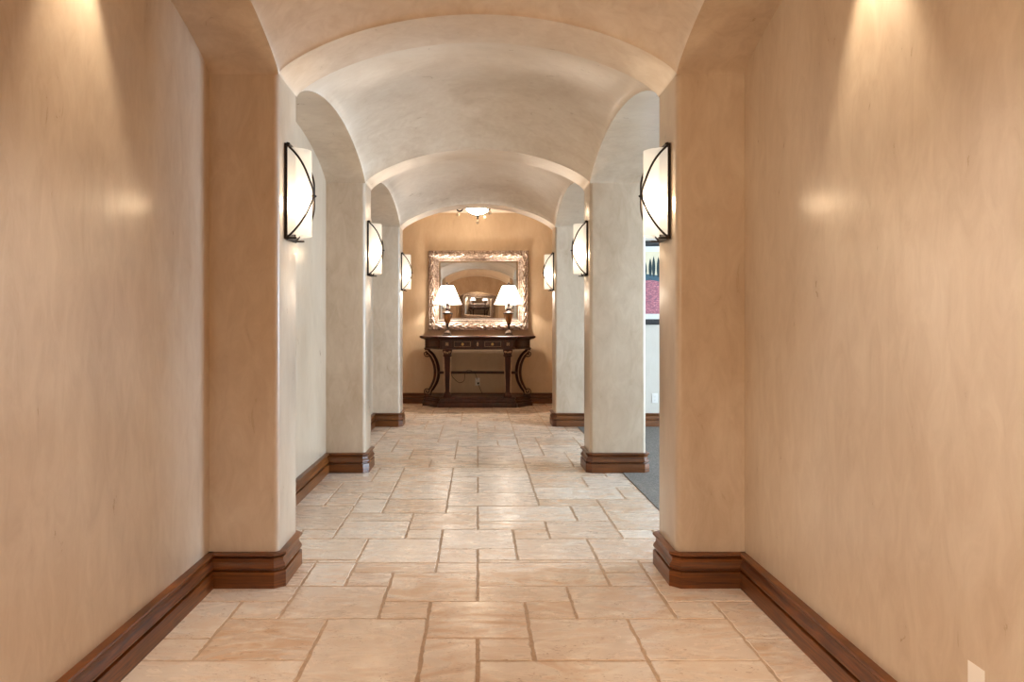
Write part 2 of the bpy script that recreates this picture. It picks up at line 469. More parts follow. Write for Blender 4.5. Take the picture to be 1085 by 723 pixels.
def arch(y0, y1, label):
    mb = MB()
    for i in range(NU):
        a, b = us[i], us[i + 1]
        mb.add([(a * XI, y0, SPR + RT * prof(a)), (b * XI, y0, SPR + RT * prof(b)), (b * XI, y1, SPR + RT * prof(b)), (a * XI, y1, SPR + RT * prof(a))], [(0, 1, 2, 3)])
    return struct(mb.build('ceiling_arch', M['plaster_lit'], smooth=35), label, 'arch', 'plaster arches across the hall')
for p, lb in zip(PIL, ['plaster arch behind the viewer', 'nearest plaster arch, the widest across the hall', 'middle plaster arch across the hall', 'farthest plaster arch, framing the mirror and ceiling lamp']):
    arch(p[0], p[1], lb)
arch(-10.67, -10.3, 'plaster arch at the far end behind the viewer')
rf = MB(); rf.box(-XL - .15, XO, PIL[0][0] + .021, PIL[3][1] - .021, 2.9, 3.0)
struct(rf.build('roof', M['ceiling_paint'], smooth=0), 'slab above the plaster vaults', 'roof')

# ------------------------------------------------------------------ pillars with baseboards
BH = .160
BPROF = [(0, 0), (.030, 0), (.030, .067), (.028, .072), (.014, .0745), (.013, .079), (.026, .084), (.029, .092), (.027, .102),
         (.019, .112), (.016, .122), (.017, .132), (.023, .138), (.017, .1405), (.017, .1435), (.030, .146), (.032, .152), (.029, .158), (.022, BH), (0, BH)]
def corner_pts(cx, cy, a0, r, n=6):
    return [(cx + r * math.cos(a0 + PI / 2 * i / n), cy + r * math.sin(a0 + PI / 2 * i / n)) for i in range(n + 1)]
def pillar(xi, xo, y0, y1, free, label, mat=None, zt=SPR + .001):
    """xi: inner face (signed), xo: outer face; free: outer corners rounded too"""
    r = .028; s = 1 if xi > 0 else -1
    x0, x1 = min(xi, xo), max(xi, xo)
    def cr(cx, cy): # which corners are rounded
        inner = abs(cx - xi) < 1e-6
        return r if (inner or free) else 0
    poly = []
    for (cx, cy, a0, dx, dy) in ((x1, y1, 0, -1, -1), (x0, y1, PI / 2, 1, -1), (x0, y0, PI, 1, 1), (x1, y0, 1.5 * PI, -1, 1)):
        rr = cr(cx, cy)
        poly += corner_pts(cx + dx * rr, cy + dy * rr, a0, rr) if rr else [(cx, cy)]
    mb = MB(); mb.prism(poly, 0, zt)
    p = struct(mb.build('pillar', mat or M['plaster'], smooth=30), label, 'pillar', 'plaster pillars of the hall')
    c = .026; b = MB()
    if free:
        path = [(x0 + c, y0), (x1 - c, y0), (x1, y0 + c), (x1, y1 - c), (x1 - c, y1), (x0 + c, y1), (x0, y1 - c), (x0, y0 + c)]
        sweep(b, path, BPROF, closed=True, sign=-1)
    else:
        path = [(xo, y0), (xi - s * -c if False else xi + s * c, y0), (xi, y0 + c), (xi, y1 - c), (xi + s * c, y1), (xo, y1)]
        sweep(b, path, BPROF, sign=-1 if s < 0 else 1)
    b.build('baseboard', M['base_wood'], p, smooth=28)
    return p
XW = -XL - .01
pillar(-XI, XW, *PIL[1], False, 'nearest left plaster pillar, with the biggest left sconce')
pillar(-XI, XW, *PIL[2], False, 'second plaster pillar on the left, in the middle distance')
pillar(-XI, XW, *PIL[3], False, 'farthest plaster pillar on the left, beside the console wall')
pillar(XI, XO, *PIL[1], False, 'nearest right plaster pillar, with the biggest right sconce')
pillar(XI, XO, *PIL[2], True, 'second plaster pillar on the right, standing free by the carpet')
pillar(XI, XO, *PIL[3], False, 'farthest plaster pillar on the right, beside the console wall')
pillar(-XI, XW, *PIL[0], False, 'left plaster pillar just behind the viewer')
pillar(XI, XO, *PIL[0], False, 'right plaster pillar just behind the viewer')
pillar(-XI, XW, -10.67, -10.3, False, 'left plaster pillar at the far end behind the viewer')
pillar(XI, XO, -10.67, -10.3, False, 'right plaster pillar at the far end behind the viewer')

def baseboard(name, a, b, sign, label):
    mb = MB(); sweep(mb, [a, b], BPROF, sign=sign)
    return struct(mb.build(name, M['base_wood'], smooth=28), label, 'baseboard')
baseboard('baseboard_left', (-XL, PIL[0][1]), (-XL, PIL[1][0]), -1, 'brown wooden baseboard along the left wall in the foreground')
baseboard('baseboard_right', (XR, PIL[0][1]), (XR, PIL[1][0]), 1, 'brown wooden baseboard along the right wall in the foreground')
baseboard('baseboard_left_middle', (-XL, PIL[1][1]), (-XL, PIL[2][0]), -1, 'brown baseboard between the nearest and second left pillars')
baseboard('baseboard_left_far', (-XL, PIL[2][1]), (-XL, PIL[3][0]), -1, 'brown baseboard between the second and farthest left pillars')
baseboard('baseboard_back', (-2.2, YB), (2.2, YB), -1, 'brown baseboard along the end wall behind the console')
baseboard('baseboard_side_room', (XO + .03, PIL[3][0]), (6.5, PIL[3][0]), -1, 'brown baseboard of the side room under the framed landscape')

# windows of the neighbouring spaces
def window(name, x, y0, y1, z0, z1, label, n=3):
    f = MB(); w = .05
    for (a, b, c, d) in ((y0, y1, z0, z0 + w), (y0, y1, z1 - w, z1), (y0, y0 + w, z0, z1), (y1 - w, y1, z0, z1)):
        f.box(x, x + .08, a, b, c, d)
    for i in range(1, n):
        yc = y0 + (y1 - y0) * i / n; f.box(x + .01, x + .07, yc - .03, yc + .03, z0 + w, z1 - w)
    return struct(f.build(name, M['window_paint'], smooth=0, bevel=.004), label, 'window')
window('window_1', 6.53, WY0, WY1, WZ0, WZ1, 'wide window of the side room')
window('window_2', -2.71, FW0, FW1, .5, 2.7, 'wide window of the foyer behind the viewer')

# ------------------------------------------------------------------ lights
def light(name, ty, loc, power, col, parent=None, **kw):
    d = bpy.data.lights.new(name, ty); d.energy = power; d.color = col
    for k, v in kw.items(): setattr(d, k, v)
    o = bpy.data.objects.new(name, d); C.objects.link(o); o.location = loc
    if parent: o.parent = parent
    return o
WARM = (1, .80, .58); WARM2 = (1, .89, .74); DAY = (.60, .80, 1.0)

# ------------------------------------------------------------------ sconces
def make_sconce():
    r = thing('wall_sconce', '', 'sconce', group='wall sconces on the pillars')
    # local frame: wall plane x=0, +x out of the wall, y across, z=0 at the middle
    p = MB()
    p.box(0, .012, -.089, .089, -.225, .225)
    for e in (-1, 1):
        p.box(.010, .015, e * .083 - .007, e * .083 + .007, -.225, .225)
    for z, d in ((-.226, .058), (.218, .026)):
        p.box(0, d, -.090, -.076, z, z + .009); p.box(0, d, .076, .090, z, z + .009)
        p.box(.010, .020, -.089, .089, z - .003, z + .012)
    p.build('backplate', M['bronze'], r, smooth=0, bevel=.002)
    g = MB(); n = 28
    ring = [(.012 + .098 * math.sin(PI * i / n), -.088 * math.cos(PI * i / n)) for i in range(n + 1)]
    inn = [(.012 + .093 * math.sin(PI * i / n), -.083 * math.cos(PI * i / n)) for i in range(n + 1)]
    nz = 12
    vs = [(x, y, -.205 + .41 * j / nz) for j in range(nz + 1) for (x, y) in ring]
    w = n + 1
    g.add(vs, [(j * w + i, j * w + i + 1, (j + 1) * w + i + 1, (j + 1) * w + i) for j in range(nz) for i in range(n)])
    for z in (-.205, .205):   # rims
        g.add([(x, y, z) for x, y in ring] + [(x, y, z) for x, y in inn], [(i, i + 1, w + i + 1, w + i) for i in range(n)])
    g.build('glass_shade', M['sconce_glass'], r, smooth=50)
    for s in (-1, 1):
        st = MB()
        pts = catmull([(.014, s * .088, .216), (.052, s * .090, .178), (.086, s * .084, .128), (.110, s * .056, .064), (.121, s * .009, -.006),
                       (.110, s * .054, -.076), (.086, s * .083, -.134), (.052, s * .090, -.182), (.014, s * .088, -.218)], 8)
        st.tube(pts, .0052, 8)
        st.build('strap', M['bronze'], r, smooth=60)
    k = MB(); k.ball((.121, 0, -.012), .011, 14); k.tube([(.110, 0, -.012), (.134, 0, -.012)], .0045, 8)
    k.build('knob', M['bronze'], r, smooth=60)
    bu = MB(); bu.tube([(.010, 0, -.10), (.045, 0, -.10), (.05, 0, -.085)], .012, 10)
    bu.build('lamp_socket', M['white_plastic'], r, smooth=60)
    return r
SC = make_sconce(); first = True
names = {1: 'nearest', 2: 'second', 3: 'farthest'}
ZS = 1.83
for i in (1, 2, 3, 0):
    for s in (-1, 1):
        o = SC if first else copy_tree(SC); first = False
        yc = (PIL[i][0] + PIL[i][1]) / 2 + .01
        o.location = (s * XI, yc, ZS); o.rotation_euler = (0, 0, 0 if s < 0 else PI)
        side = 'left' if s < 0 else 'right'
        if i: o['label'] = 'lit half-round glass sconce with bronze straps on the %s %s pillar' % (names[i], side)
        else: o['label'] = 'lit half-round glass sconce on the %s pillar behind the viewer' % side
        light('sconce_light', 'POINT', (s * (XI - .058), yc, ZS - .05), 6.2, WARM, shadow_soft_size=.03)

# ------------------------------------------------------------------ downlights over the foreground walls
for s in (-1, 1):
    yc = (PIL[0][1] + PIL[1][0]) / 2 + .03; zc = SPR + RS
    d = thing('recessed_downlight', 'small round downlight above the foreground %s wall' % ('left' if s < 0 else 'right'), 'downlight', (s * 1.10, yc, zc), 0, 'recessed downlights')
    a = MB(); a.lathe([(.045, -.012), (.060, -.012), (.062, -.004), (.062, 0), (.045, 0), (.045, -.012)], 28, cap=False)
    a.build('trim_ring', M['window_paint'], d, smooth=40)
    b = MB(); b.lathe([(.044, -.006), (.044, -.004)], 28); b.build('lens', M['lens'], d, smooth=0)
    L = light('downlight', 'SPOT', (s * 1.10, yc, zc - .02), 34, (1, .82, .60), spot_size=math.radians(62), spot_blend=.7, shadow_soft_size=.02)
    L.rotation_euler = (0, math.radians(-s * 8), 0)

d = thing('recessed_downlight', 'added unseen downlight in the crown of the vault above the viewer', 'downlight', (0, 1.40, 2.765), 0, 'recessed downlights')  # added unseen lamp, brightens the floor and walls near the camera
a = MB(); a.lathe([(.065, -.030), (.085, -.030), (.088, -.02), (.088, .03), (.065, .03), (.065, -.030)], 28, cap=False)
a.build('trim_ring', M['window_paint'], d, smooth=40)
b = MB(); b.lathe([(.064, -.006), (.064, -.002)], 28); b.build('lens', M['lens'], d, smooth=0)
light('downlight', 'SPOT', (0, 1.40, 2.725), 205, (1, .96, .91), spot_size=math.radians(118), spot_blend=.5, shadow_soft_size=.06)  # extra fill from the added lamp

# ------------------------------------------------------------------ daylight and far lamps
a = light('side_room_daylight', 'AREA', (6.9, (WY0 + WY1) / 2, (WZ0 + WZ1) / 2), 800, DAY, shape='RECTANGLE', size=WZ1 - WZ0 + .6, size_y=WY1 - WY0 + .6)
a.rotation_euler = (0, PI / 2, 0)
a = light('foyer_daylight', 'AREA', (-3.0, (FW0 + FW1) / 2, 1.6), 270, (1, .74, .46), shape='RECTANGLE', size=2.4, size_y=FW1 - FW0 + .4)
a.rotation_euler = (0, -PI / 2, 0)

# ------------------------------------------------------------------ ceiling lamps
def make_ceiling_lamp():
    r = thing('ceiling_lamp', 'lit alabaster bowl lamp with bronze scroll arms, hanging in front of the end wall', 'ceiling lamp')
    # origin on the ceiling
    b = MB(); b.lathe([(.075, 0), (.075, -.012), (.06, -.022), (.018, -.03), (.012, -.05), (.012, -.085), (.02, -.09)], 28)
    b.build('canopy', M['bronze'], r)
    bo = MB()
    bo.lathe([(.168, -.066), (.170, -.072), (.166, -.095), (.150, -.128), (.122, -.158), (.086, -.180), (.045, -.192), (.012, -.196)], 40, cap=False)
    bo.build('glass_bowl', M['alabaster'], r, smooth=60)
    rm = MB(); rm.lathe([(.166, -.056), (.182, -.056), (.186, -.066), (.180, -.080), (.168, -.078), (.166, -.056)], 40, cap=False)
    rm.build('rim_band', M['bronze'], r)
    for k in range(3):
        an = math.radians(188 + 120 * k); ca, sa = math.cos(an), math.sin(an)
        A = MB()
        pr = [(.150, -.062), (.180, -.070), (.196, -.105), (.220, -.140), (.256, -.150), (.282, -.126), (.272, -.098), (.246, -.100), (.244, -.122)]
        A.tube(catmull([(x * ca, x * sa, z) for x, z in pr], 8), .012, 8)
        # rib that follows the bowl down to the finial
        pr = [(.174, -.068), (.172, -.096), (.154, -.132), (.125, -.163), (.088, -.186), (.045, -.199), (.012, -.204)]
        A.tube(catmull([(x * ca, x * sa, z) for x, z in pr], 6), .008, 8)
        arm = A.build('scroll_arm', M['bronze'], r, smooth=60)
        dcx = MB(); c = (.270 * ca, .270 * sa, -.200)
        dcx.lathe([(.003, .045), (.006, .030), (.020, .018), (.026, 0), (.018, -.016), (.004, -.024)], 14, c=c)
        dcx.build('crystal_drop', M['crystal'], arm, smooth=60)
    f = MB(); f.lathe([(.004, -.196), (.022, -.202), (.030, -.210), (.016, -.220), (.010, -.232), (.016, -.240), (.006, -.252), (.003, -.262)], 20)
    fi = f.build('finial', M['bronze'], r, smooth=60)
    d = MB(); d.lathe([(.003, -.258), (.008, -.268), (.024, -.282), (.026, -.296), (.016, -.312), (.004, -.322)], 14)
    d.build('crystal_drop', M['crystal'], fi, smooth=60)
    return r
CL = make_ceiling_lamp(); CL.location = (0, 11.0, ZC)
light('ceiling_lamp_light', 'POINT', (0, 11.0, ZC - .115), 110, WARM2, shadow_soft_size=.05)
c2 = copy_tree(CL); c2.location = (0, -11.45, ZC); c2['label'] = 'alabaster bowl lamp at the far end behind the viewer'
light('end_lamp_light', 'POINT', (0, -11.45, ZC - .115), 120, WARM2, shadow_soft_size=.05)

# ------------------------------------------------------------------ mirrors
def make_mirror(name, label, W, H):
    """origin at centre on the wall plane; +(-y) out of the wall"""
    r = thing(name, label, 'mirror')
    path = []; N1, N2 = 150, 120
    cs = [(-W / 2, -H / 2), (W / 2, -H / 2), (W / 2, H / 2), (-W / 2, H / 2)]
    for k in range(4):
        p, q = cs[k], cs[(k + 1) % 4]; n = N1 if k % 2 == 0 else N2
        path += [(p[0] + (q[0] - p[0]) * i / n, p[1] + (q[1] - p[1]) * i / n) for i in range(n)]
    pf = [(0, 0), (0, .030), (.006, .042), (.014, .044), (.020, .036), (.026, .034)]
    nc = 14
    pf += [(.026 + .080 * i / nc, .034 + .022 * math.sin(PI * i / nc) ** .7 if 0 < i < nc else .034) for i in range(1, nc + 1)]
    pf += [(.108, .030), (.112, .034), (.118, .034), (.122, .026), (.136, .022), (.138, .020)]
    L = 2 * (W + H)
    cum = [0]
    for i in range(1, len(path)):
        cum.append(cum[-1] + math.dist(path[i], path[i - 1]))
    def carve(x, y, h, i, q):
        if 6 <= q < 6 + nc - 1:
            t = (q - 5) / nc; s = cum[i] * 2 * PI / .118
            a = math.sin(s + 5.5 * math.sin(t * PI) ) * math.sin(PI * t * 2.0 + .6 * math.sin(s * .5))
            b = .5 * math.sin(2.3 * s + 9 * t) * math.cos(7 * t - s * .7)
            h = h + .010 * (a + b)
        return (x, -h, y)
    fb = MB(); sweep(fb, path, pf, closed=True, sign=1, fn=carve)
    fr = fb.build('frame', M['silver'], r, smooth=50)
    bd = MB()
    path2 = [(x * (W - .276) / W, y * (H - .276) / H) for x, y in cs]
    w2, h2 = W - .272, H - .272
    cs2 = [(-w2 / 2, -h2 / 2), (w2 / 2, -h2 / 2), (w2 / 2, h2 / 2), (-w2 / 2, h2 / 2)]
    sweep(bd, cs2, [(0, .010), (0, .026), (.004, .031), (.009, .031), (.013, .026), (.018, .019), (.018, .010)], closed=True, sign=1, fn=lambda x, y, h, i, q: (x, -h, y))
    bd.build('inner_bead', M['silver'], r, smooth=50)
    g = MB(); w3, h3 = w2 / 2 - .012, h2 / 2 - .012; bv = .034
    y0, y1 = -.0105, -.0135
    out = [(-w3, y0, -h3), (w3, y0, -h3), (w3, y0, h3), (-w3, y0, h3)]
    inn = [(-w3 + bv, y1, -h3 + bv), (w3 - bv, y1, -h3 + bv), (w3 - bv, y1, h3 - bv), (-w3 + bv, y1, h3 - bv)]
    g.add(out + inn, [(4, 5, 6, 7)] + [(i, (i + 1) % 4, 4 + (i + 1) % 4, 4 + i) for i in range(4)])
    g.build('mirror_glass', M['mirror'], r, smooth=0)
    bk = MB(); bk.box(-W / 2 + .02, W / 2 - .02, -.009, -.001, -H / 2 + .02, H / 2 - .02)
    bk.build('backing_board', M['black_frame'], r, smooth=0)
    return r
mr = make_mirror('wall_mirror', 'large mirror in a carved champagne-silver frame hanging above the dark console table', 1.515, 1.21)
mr.location = (.014, YB - .002, 1.717)
m2 = make_mirror('wall_mirror', 'tilted silver-framed mirror at the far end, seen only as a reflection', 1.50, 1.15)
m2.location = (.02, YE + .06, 2.02); m2.rotation_euler = (math.radians(1.8), math.radians(-4), PI)

# ------------------------------------------------------------------ console table
ct = thing('console_table', 'dark carved wooden console table with scroll legs standing against the end wall', 'console table', (0, YB - .058, 0))
def plan(hw, ch, F, E, n=14):
    """breakfront outline, front towards -y: half width, centre half width, centre depth, end depth"""
    right = [(hw, 0), (hw, -E)]
    for i in range(1, n + 1):
        t = i / n; x = hw + (ch + .02 - hw) * t
        k = (math.sin(PI * (t - .5)) + 1) / 2
        right.append((x, -E - (F - .045 - E) * k))
    right += [(ch + .012, -F + .012), (ch, -F)]
    return right + [(-x, y) for x, y in reversed(right)]
def slab(mb, hw, ch, F, E, layers, mi=0):
    """layers: [(z, grow)] stacked outlines"""
    rings = [[(x, y, z) for x, y in plan(hw + g, ch + g, F + g, E + g)] for z, g in layers]
    n = len(rings[0]); vs = [v for r in rings for v in r]
    fs = [tuple(range(n - 1, -1, -1)), tuple(range((len(rings) - 1) * n, len(rings) * n))]
    for j in range(len(rings) - 1):
        fs += [(j * n + i, j * n + (i + 1) % n, (j + 1) * n + (i + 1) % n, (j + 1) * n + i) for i in range(n)]
    mb.add(vs, fs, mi)
WD, WP, GL = M['console_wood'], M['console_post'], M['console_gilt']
t = MB(); slab(t, .815, .515, .570, .245, [(.985, -.012), (.990, .004), (.996, .022), (1.003, .034), (1.012, .042), (1.024, .044), (1.030, .038), (1.032, .030)])
t.build('tabletop', WD, ct, smooth=30)
ap = MB(); slab(ap, .790, .530, .560, .240, [(.837, -.004), (.842, .006), (.852, .006), (.856, -.006), (.862, -.010), (.972, -.010), (.976, .0), (.985, .004)])
apo = ap.build('apron', WD, ct, smooth=30)
FY = -.552
for s in (-1, 1):
    d = MB(); x0, x1 = (.085, .355)
    d.box(s * .22 - .135, s * .22 + .135, FY - .012, FY + .02, .868, .966)
    d.box(s * .22 - .115, s * .22 + .115, FY - .019, FY, .882, .952)
    dr = d.build('drawer', WD, ct, smooth=0, bevel=.005)
    g = MB(); sweep(g, [(s * .22 - .118, .879), (s * .22 + .118, .879), (s * .22 + .118, .955), (s * .22 - .118, .955)],
                    [(0, .010), (0, .016), (.004, .018), (.008, .016), (.008, .010)], closed=True, fn=lambda x, y, h, i, q: (x, FY - h, y))
    g.build('drawer_molding', GL, dr)
    k = MB(); k.lathe([(.006, 0), (.006, .012), (.017, .018), (.020, .026), (.014, .034), (.003, .037)], 18)
    k.v = [(s * .215 + x, FY - .016 - z, .915 + y) for x, y, z in k.v]
    k.build('knob', M['brass'], dr, smooth=60)
    cb = MB(); cb.box(s * .44 - .068, s * .44 + .068, FY - .020, FY + .03, .858, .974)
    cb.box(s * .44 - .050, s * .44 + .050, FY - .026, FY, .874, .958)
    ro = MB()
    for a in range(4):   # small carved rosette
        ro.ball((s * .44 + .018 * math.cos(a * PI / 2 + PI / 4), FY - .026, .916 + .018 * math.sin(a * PI / 2 + PI / 4)), .012, 10)
    ro.ball((s * .44, FY - .028, .916), .009, 10)
    cbo = cb.build('corner_block', WD, ct, smooth=30, bevel=.004)
    ro.build('rosette', GL, cbo, smooth=60)
    # panel on the curved wing
    wp = MB(); P = [p for p in plan(.782, .522, .552, .232) if p[0] > .56 and p[0] < .775 and p[1] < -.2]
    P = sorted(P, key=lambda p: -p[0])
    if s > 0: path = P
    else: path = [(-x, y) for x, y in P]
    vs = []; 
    for (x, y) in path:
        for z, o in ((.872, .002), (.880, .012), (.888, .008), (.946, .008), (.954, .012), (.962, .002)):
            vs.append((x + s * o * .6, y - o, z))
    n = 6
    wp.add(vs, [(i * n + q, (i + 1) * n + q, (i + 1) * n + q + 1, i * n + q + 1) for i in range(len(path) - 1) for q in range(n - 1)])
    wp.build('wing_panel', WD, ct, smooth=25)
cbm = MB(); cbm.box(-.062, .062, FY - .014, FY + .02, .862, .970); cbm.box(-.034, .034, FY - .022, FY, .876, .956)
cpo = cbm.build('carved_panel', WD, ct, smooth=30, bevel=.004)
cbm = MB(); cbm.ball((0, FY - .022, .916), .016, 12); cbm.ball((0, FY - .022, .893), .009, 10); cbm.ball((0, FY - .022, .939), .009, 10)
cbm.build('rosette', GL, cpo, smooth=60)
# base
b = MB(); slab(b, .770, .512, .535, .235, [(0, .046), (.052, .046), (.060, .040), (.066, .026), (.078, .030), (.092, .028), (.100, .016), (.116, .012), (.126, .022), (.138, .024), (.148, .014), (.150, .008)])
b.build('base_plinth', WD, ct, smooth=30)
# front posts
for s in (-1, 1):
    p = MB(); cx, cy = s * .437, -.500
    def sq(z, h): return (h, z)
    p.lathe([(h * math.sqrt(2), z) for h, z in ((.056, .150), (.056, .176), (.048, .184), (.046, .20), (.038, .212), (.040, .24), (.053, .72), (.054, .735),
                                               (.062, .745), (.062, .756), (.054, .764), (.058, .79), (.066, .812), (.068, .838))], 4, c=(cx, cy, 0), a0=PI / 4)
    leg = p.build('leg', WP, ct, smooth=20, bevel=.004)
    g = MB()
    for e in (-1, 1):
        g.tube([(cx + e * .036, cy - .041, .225), (cx + e * .050, cy - .054, .735)], .0075, 6)
    g.build('edge_molding', GL, leg, smooth=60)
    c = MB()
    for e in (-1, 1):
        vol = [(cx + e * (.034 + .017 * math.cos(a * .55) * (1 - a / 16)), cy - .064, .800 + .017 * math.sin(a * .55) * (1 - a / 16)) for a in range(14)]
        c.tube(vol, .0068, 6)
    c.ball((cx, cy - .062, .795), .012, 10)
    c.build('carved_capital', GL, leg, smooth=60)
# scroll legs
for s in (-1, 1):
    lg = MB(); pts = []; rad = []
    # top volute, from its eye outwards
    for a in range(0, 26):
        t_ = a / 25; an = PI * 2.1 * (1 - t_) + math.radians(75); rr = .010 + .040 * t_
        pts.append((.756 + rr * math.cos(an), .770 + rr * math.sin(an))); rad.append(.014 + .012 * t_)
    mid = catmull([pts[-1] + (0,), (.735, .795, 0), (.672, .73, 0), (.622, .62, 0), (.604, .50, 0), (.618, .385, 0), (.662, .285, 0), (.700, .225, 0)], 6)
    mm = [(p.x, p.y) for p in mid][1:]
    for i, q in enumerate(mm):
        t_ = i / len(mm); pts.append(q); rad.append(.028 + .012 * math.sin(PI * t_))
    for a in range(0, 22):
        t_ = a / 21; an = math.radians(200) + math.radians(360) * t_; rr = .044 - .032 * t_
        pts.append((.745 + rr * math.cos(an), .212 + rr * math.sin(an))); rad.append(.022 - .008 * t_)
    rad = [q * 1.22 for q in rad]
    lg.tube([(s * x, -.225, z) for x, z in pts], rad, 12, sy=1.0)
    leg = lg.build('scroll_leg', WP, ct, smooth=60)
    g = MB(); g.tube([(s * x, -.225 - r_ * .95, z) for (x, z), r_ in zip(pts, rad)], .0075, 6)
    g.build('edge_molding', GL, leg, smooth=60)
    f = MB(); f.box(s * .735 - .055, s * .735 + .055, -.26, -.17, .148, .176); f.build('foot_block', WD, leg, smooth=0, bevel=.006)
    f = MB(); f.box(s * .745 - .04, s * .745 + .04, -.25, -.18, .815, .842); f.build('top_block', WD, leg, smooth=0, bevel=.004)
st = MB(); st.tube([(x / 20 * .61, -.225 + .03 * math.cos(x / 20 * PI), .487) for x in range(-20, 21)], .020, 10)
for x in (-.30, 0, .30): st.ball((x, -.225 + .03 * math.cos(x / .61 * PI), .487), .022, 12, sz=.9)
st.build('stretcher', WD, ct, smooth=60)

# ------------------------------------------------------------------ table lamps
TZ = 1.0325
def make_lamp():
    r = thing('table_lamp', '', 'lamp', group='table lamps on the console')
    f = MB()
    for z0, z1, h in ((0, .016, .066), (.016, .026, .058), (.026, .044, .048)):
        f.box(-h, h, -h, h, z0, z1)
    f.lathe([(.060, .044), (.050, .056), (.034, .070), (.026, .084), (.030, .092)], 28)
    f.build('foot', M['lamp_pewter'], r, smooth=35, bevel=.003)
    s = MB(); s.lathe([(.022, .088), (.019, .10), (.017, .135), (.019, .16), (.030, .172), (.034, .180), (.028, .186)], 28)
    s.build('stem', M['lamp_dark'], r, smooth=50)
    u = MB(); u.lathe([(.026, .184), (.036, .200), (.047, .230), (.055, .270), (.060, .305), (.061, .322), (.060, .326)], 32)
    ub = u.build('urn_body', M['lamp_gold'], r, smooth=50)
    c = MB(); c.lathe([(.060, .322), (.068, .328), (.069, .340), (.062, .348), (.044, .354), (.028, .366), (.022, .384), (.030, .398), (.026, .412), (.016, .424), (.014, .455), (.018, .462), (.018, .480)], 32)
    c.build('neck', M['lamp_dark'], r, smooth=50)
    sh = MB(); n = 48
    pf = [(.210, .478), (.208, .482), (.190, .522), (.166, .575), (.143, .630), (.120, .685), (.096, .738), (.094, .745)]
    vs = []; 
    sh.lathe([(rr, z) for rr, z in pf], n, cap=False)
    sh.build('lamp_shade', M['lamp_fabric'], r, smooth=60)
    tr = MB()
    for rr, z in ((.2105, .480),):
        tr.lathe([(rr - .002, z - .004), (rr + .0015, z - .004), (rr + .0015, z + .004), (rr - .002, z + .004), (rr - .002, z - .004)], n, cap=False)
    tr.build('shade_trim', M['lamp_fabric'], r, smooth=30)
    h = MB()
    for sgn in (-1, 1):
        h.tube(catmull([(sgn * .015, 0, .47), (sgn * .055, 0, .53), (sgn * .058, 0, .64), (sgn * .02, 0, .735), (0, 0, .745)], 6), .002, 6)
    for a in range(3):
        h.tube([(0, 0, .742), (.095 * math.cos(a * 2.094), .095 * math.sin(a * 2.094), .742)], .0018, 6)
    h.build('harp', M['brass'], r, smooth=60)
    fi = MB(); fi.lathe([(.005, .742), (.009, .752), (.005, .760), (.013, .772), (.014, .782), (.007, .794), (.003, .800)], 16)
    fi.build('finial', M['lamp_dark'], r, smooth=60)
    return r
LY = YB - .22
l1 = make_lamp(); l1.location = (-.452, LY, TZ); l1['label'] = 'lit table lamp with white cone shade on the left half of the console'
l2 = copy_tree(l1); l2.location = (.466, LY, TZ); l2['label'] = 'lit table lamp with white cone shade on the right half of the console'
for l in (l1, l2):
    light('table_lamp_light', 'POINT', (l.location.x, LY, TZ + .61), 36, WARM2, shadow_soft_size=.04)
# cords belong to their lamps
def cord(par, pts):
    m = MB(); o = par.location
    m.tube(catmull([(x - o.x, y - o.y, z - o.z) for x, y, z in pts], 8), .0042, 6)
    m.build('cord', M['cord'], par, smooth=60)
yw = YB - .012
cord(l1, [(-.452, LY + .06, TZ + .008), (-.45, YB - .05, TZ + .010), (-.445, yw - .005, TZ - .03), (-.43, yw, .70), (-.40, yw, .45), (-.34, yw, .36), (-.27, yw, .315), (-.205, yw, .35), (-.19, yw, .46),
          (-.15, yw, .505), (-.08, yw, .49), (-.03, yw, .44), (-.012, yw - .018, .385), (-.010, yw - .02, .365)])
cord(l2, [(.466, LY + .06, TZ + .008), (.462, YB - .05, TZ + .010), (.455, yw - .005, TZ - .03), (.455, yw - .005, .60), (.455, yw - .01, .28), (.43, yw - .031, .12), (.30, yw - .031, .08), (.17, yw - .031, .08), (.09, yw - .031, .13), (.045, yw - .02, .21), (.012, yw - .02, .295)])

# ------------------------------------------------------------------ outlets
def outlet(label, loc, rz, plugs=False):
    """local: wall plane y=0, front towards -y"""
    r = thing('wall_outlet', label, 'outlet', loc, rz, 'electric outlets')
    p = MB(); p.box(-.035, .035, -.006, 0, -.0575, .0575); p.build('cover_plate', M['white_plastic'], r, smooth=0, bevel=.0025)
    for z in (-.020, .020):
        q = MB(); n = 20
        poly = [(.017 * math.cos(2 * PI * i / n), max(-.0135, min(.0135, .017 * math.sin(2 * PI * i / n)))) for i in range(n)]
        q.prism(poly, .005, .0085); q.v = [(x, -zz, y + z) for x, y, zz in q.v]
        rc = q.build('receptacle', M['white_plastic'], r, smooth=0)
        sl = MB()
        for x, h in ((-.006, .004), (.006, .005)): sl.box(x - .001, x + .001, -.0095, -.008, z + .001 - h + .003, z + .001 + h)
        sl.ball((0, -.0085, z - .008), .0022, 8)
        sl.build('slot', M['slot'], rc, smooth=0)
    s = MB(); s.ball((0, -.006, 0), .003, 10); s.build('screw', M['brass'], r, smooth=60)
    return r
outlet('white outlet plate low on the right foreground wall, at the picture corner', (XR - .0005, 1.966, .308), PI / 2)
outlet('white outlet with plugs on the end wall under the console', (0, YB - .0005, .33), 0)
outlet('white outlet low on the pale side-room wall beyond the carpet', (2.08, PIL[3][0] - .0005, .335), 0)
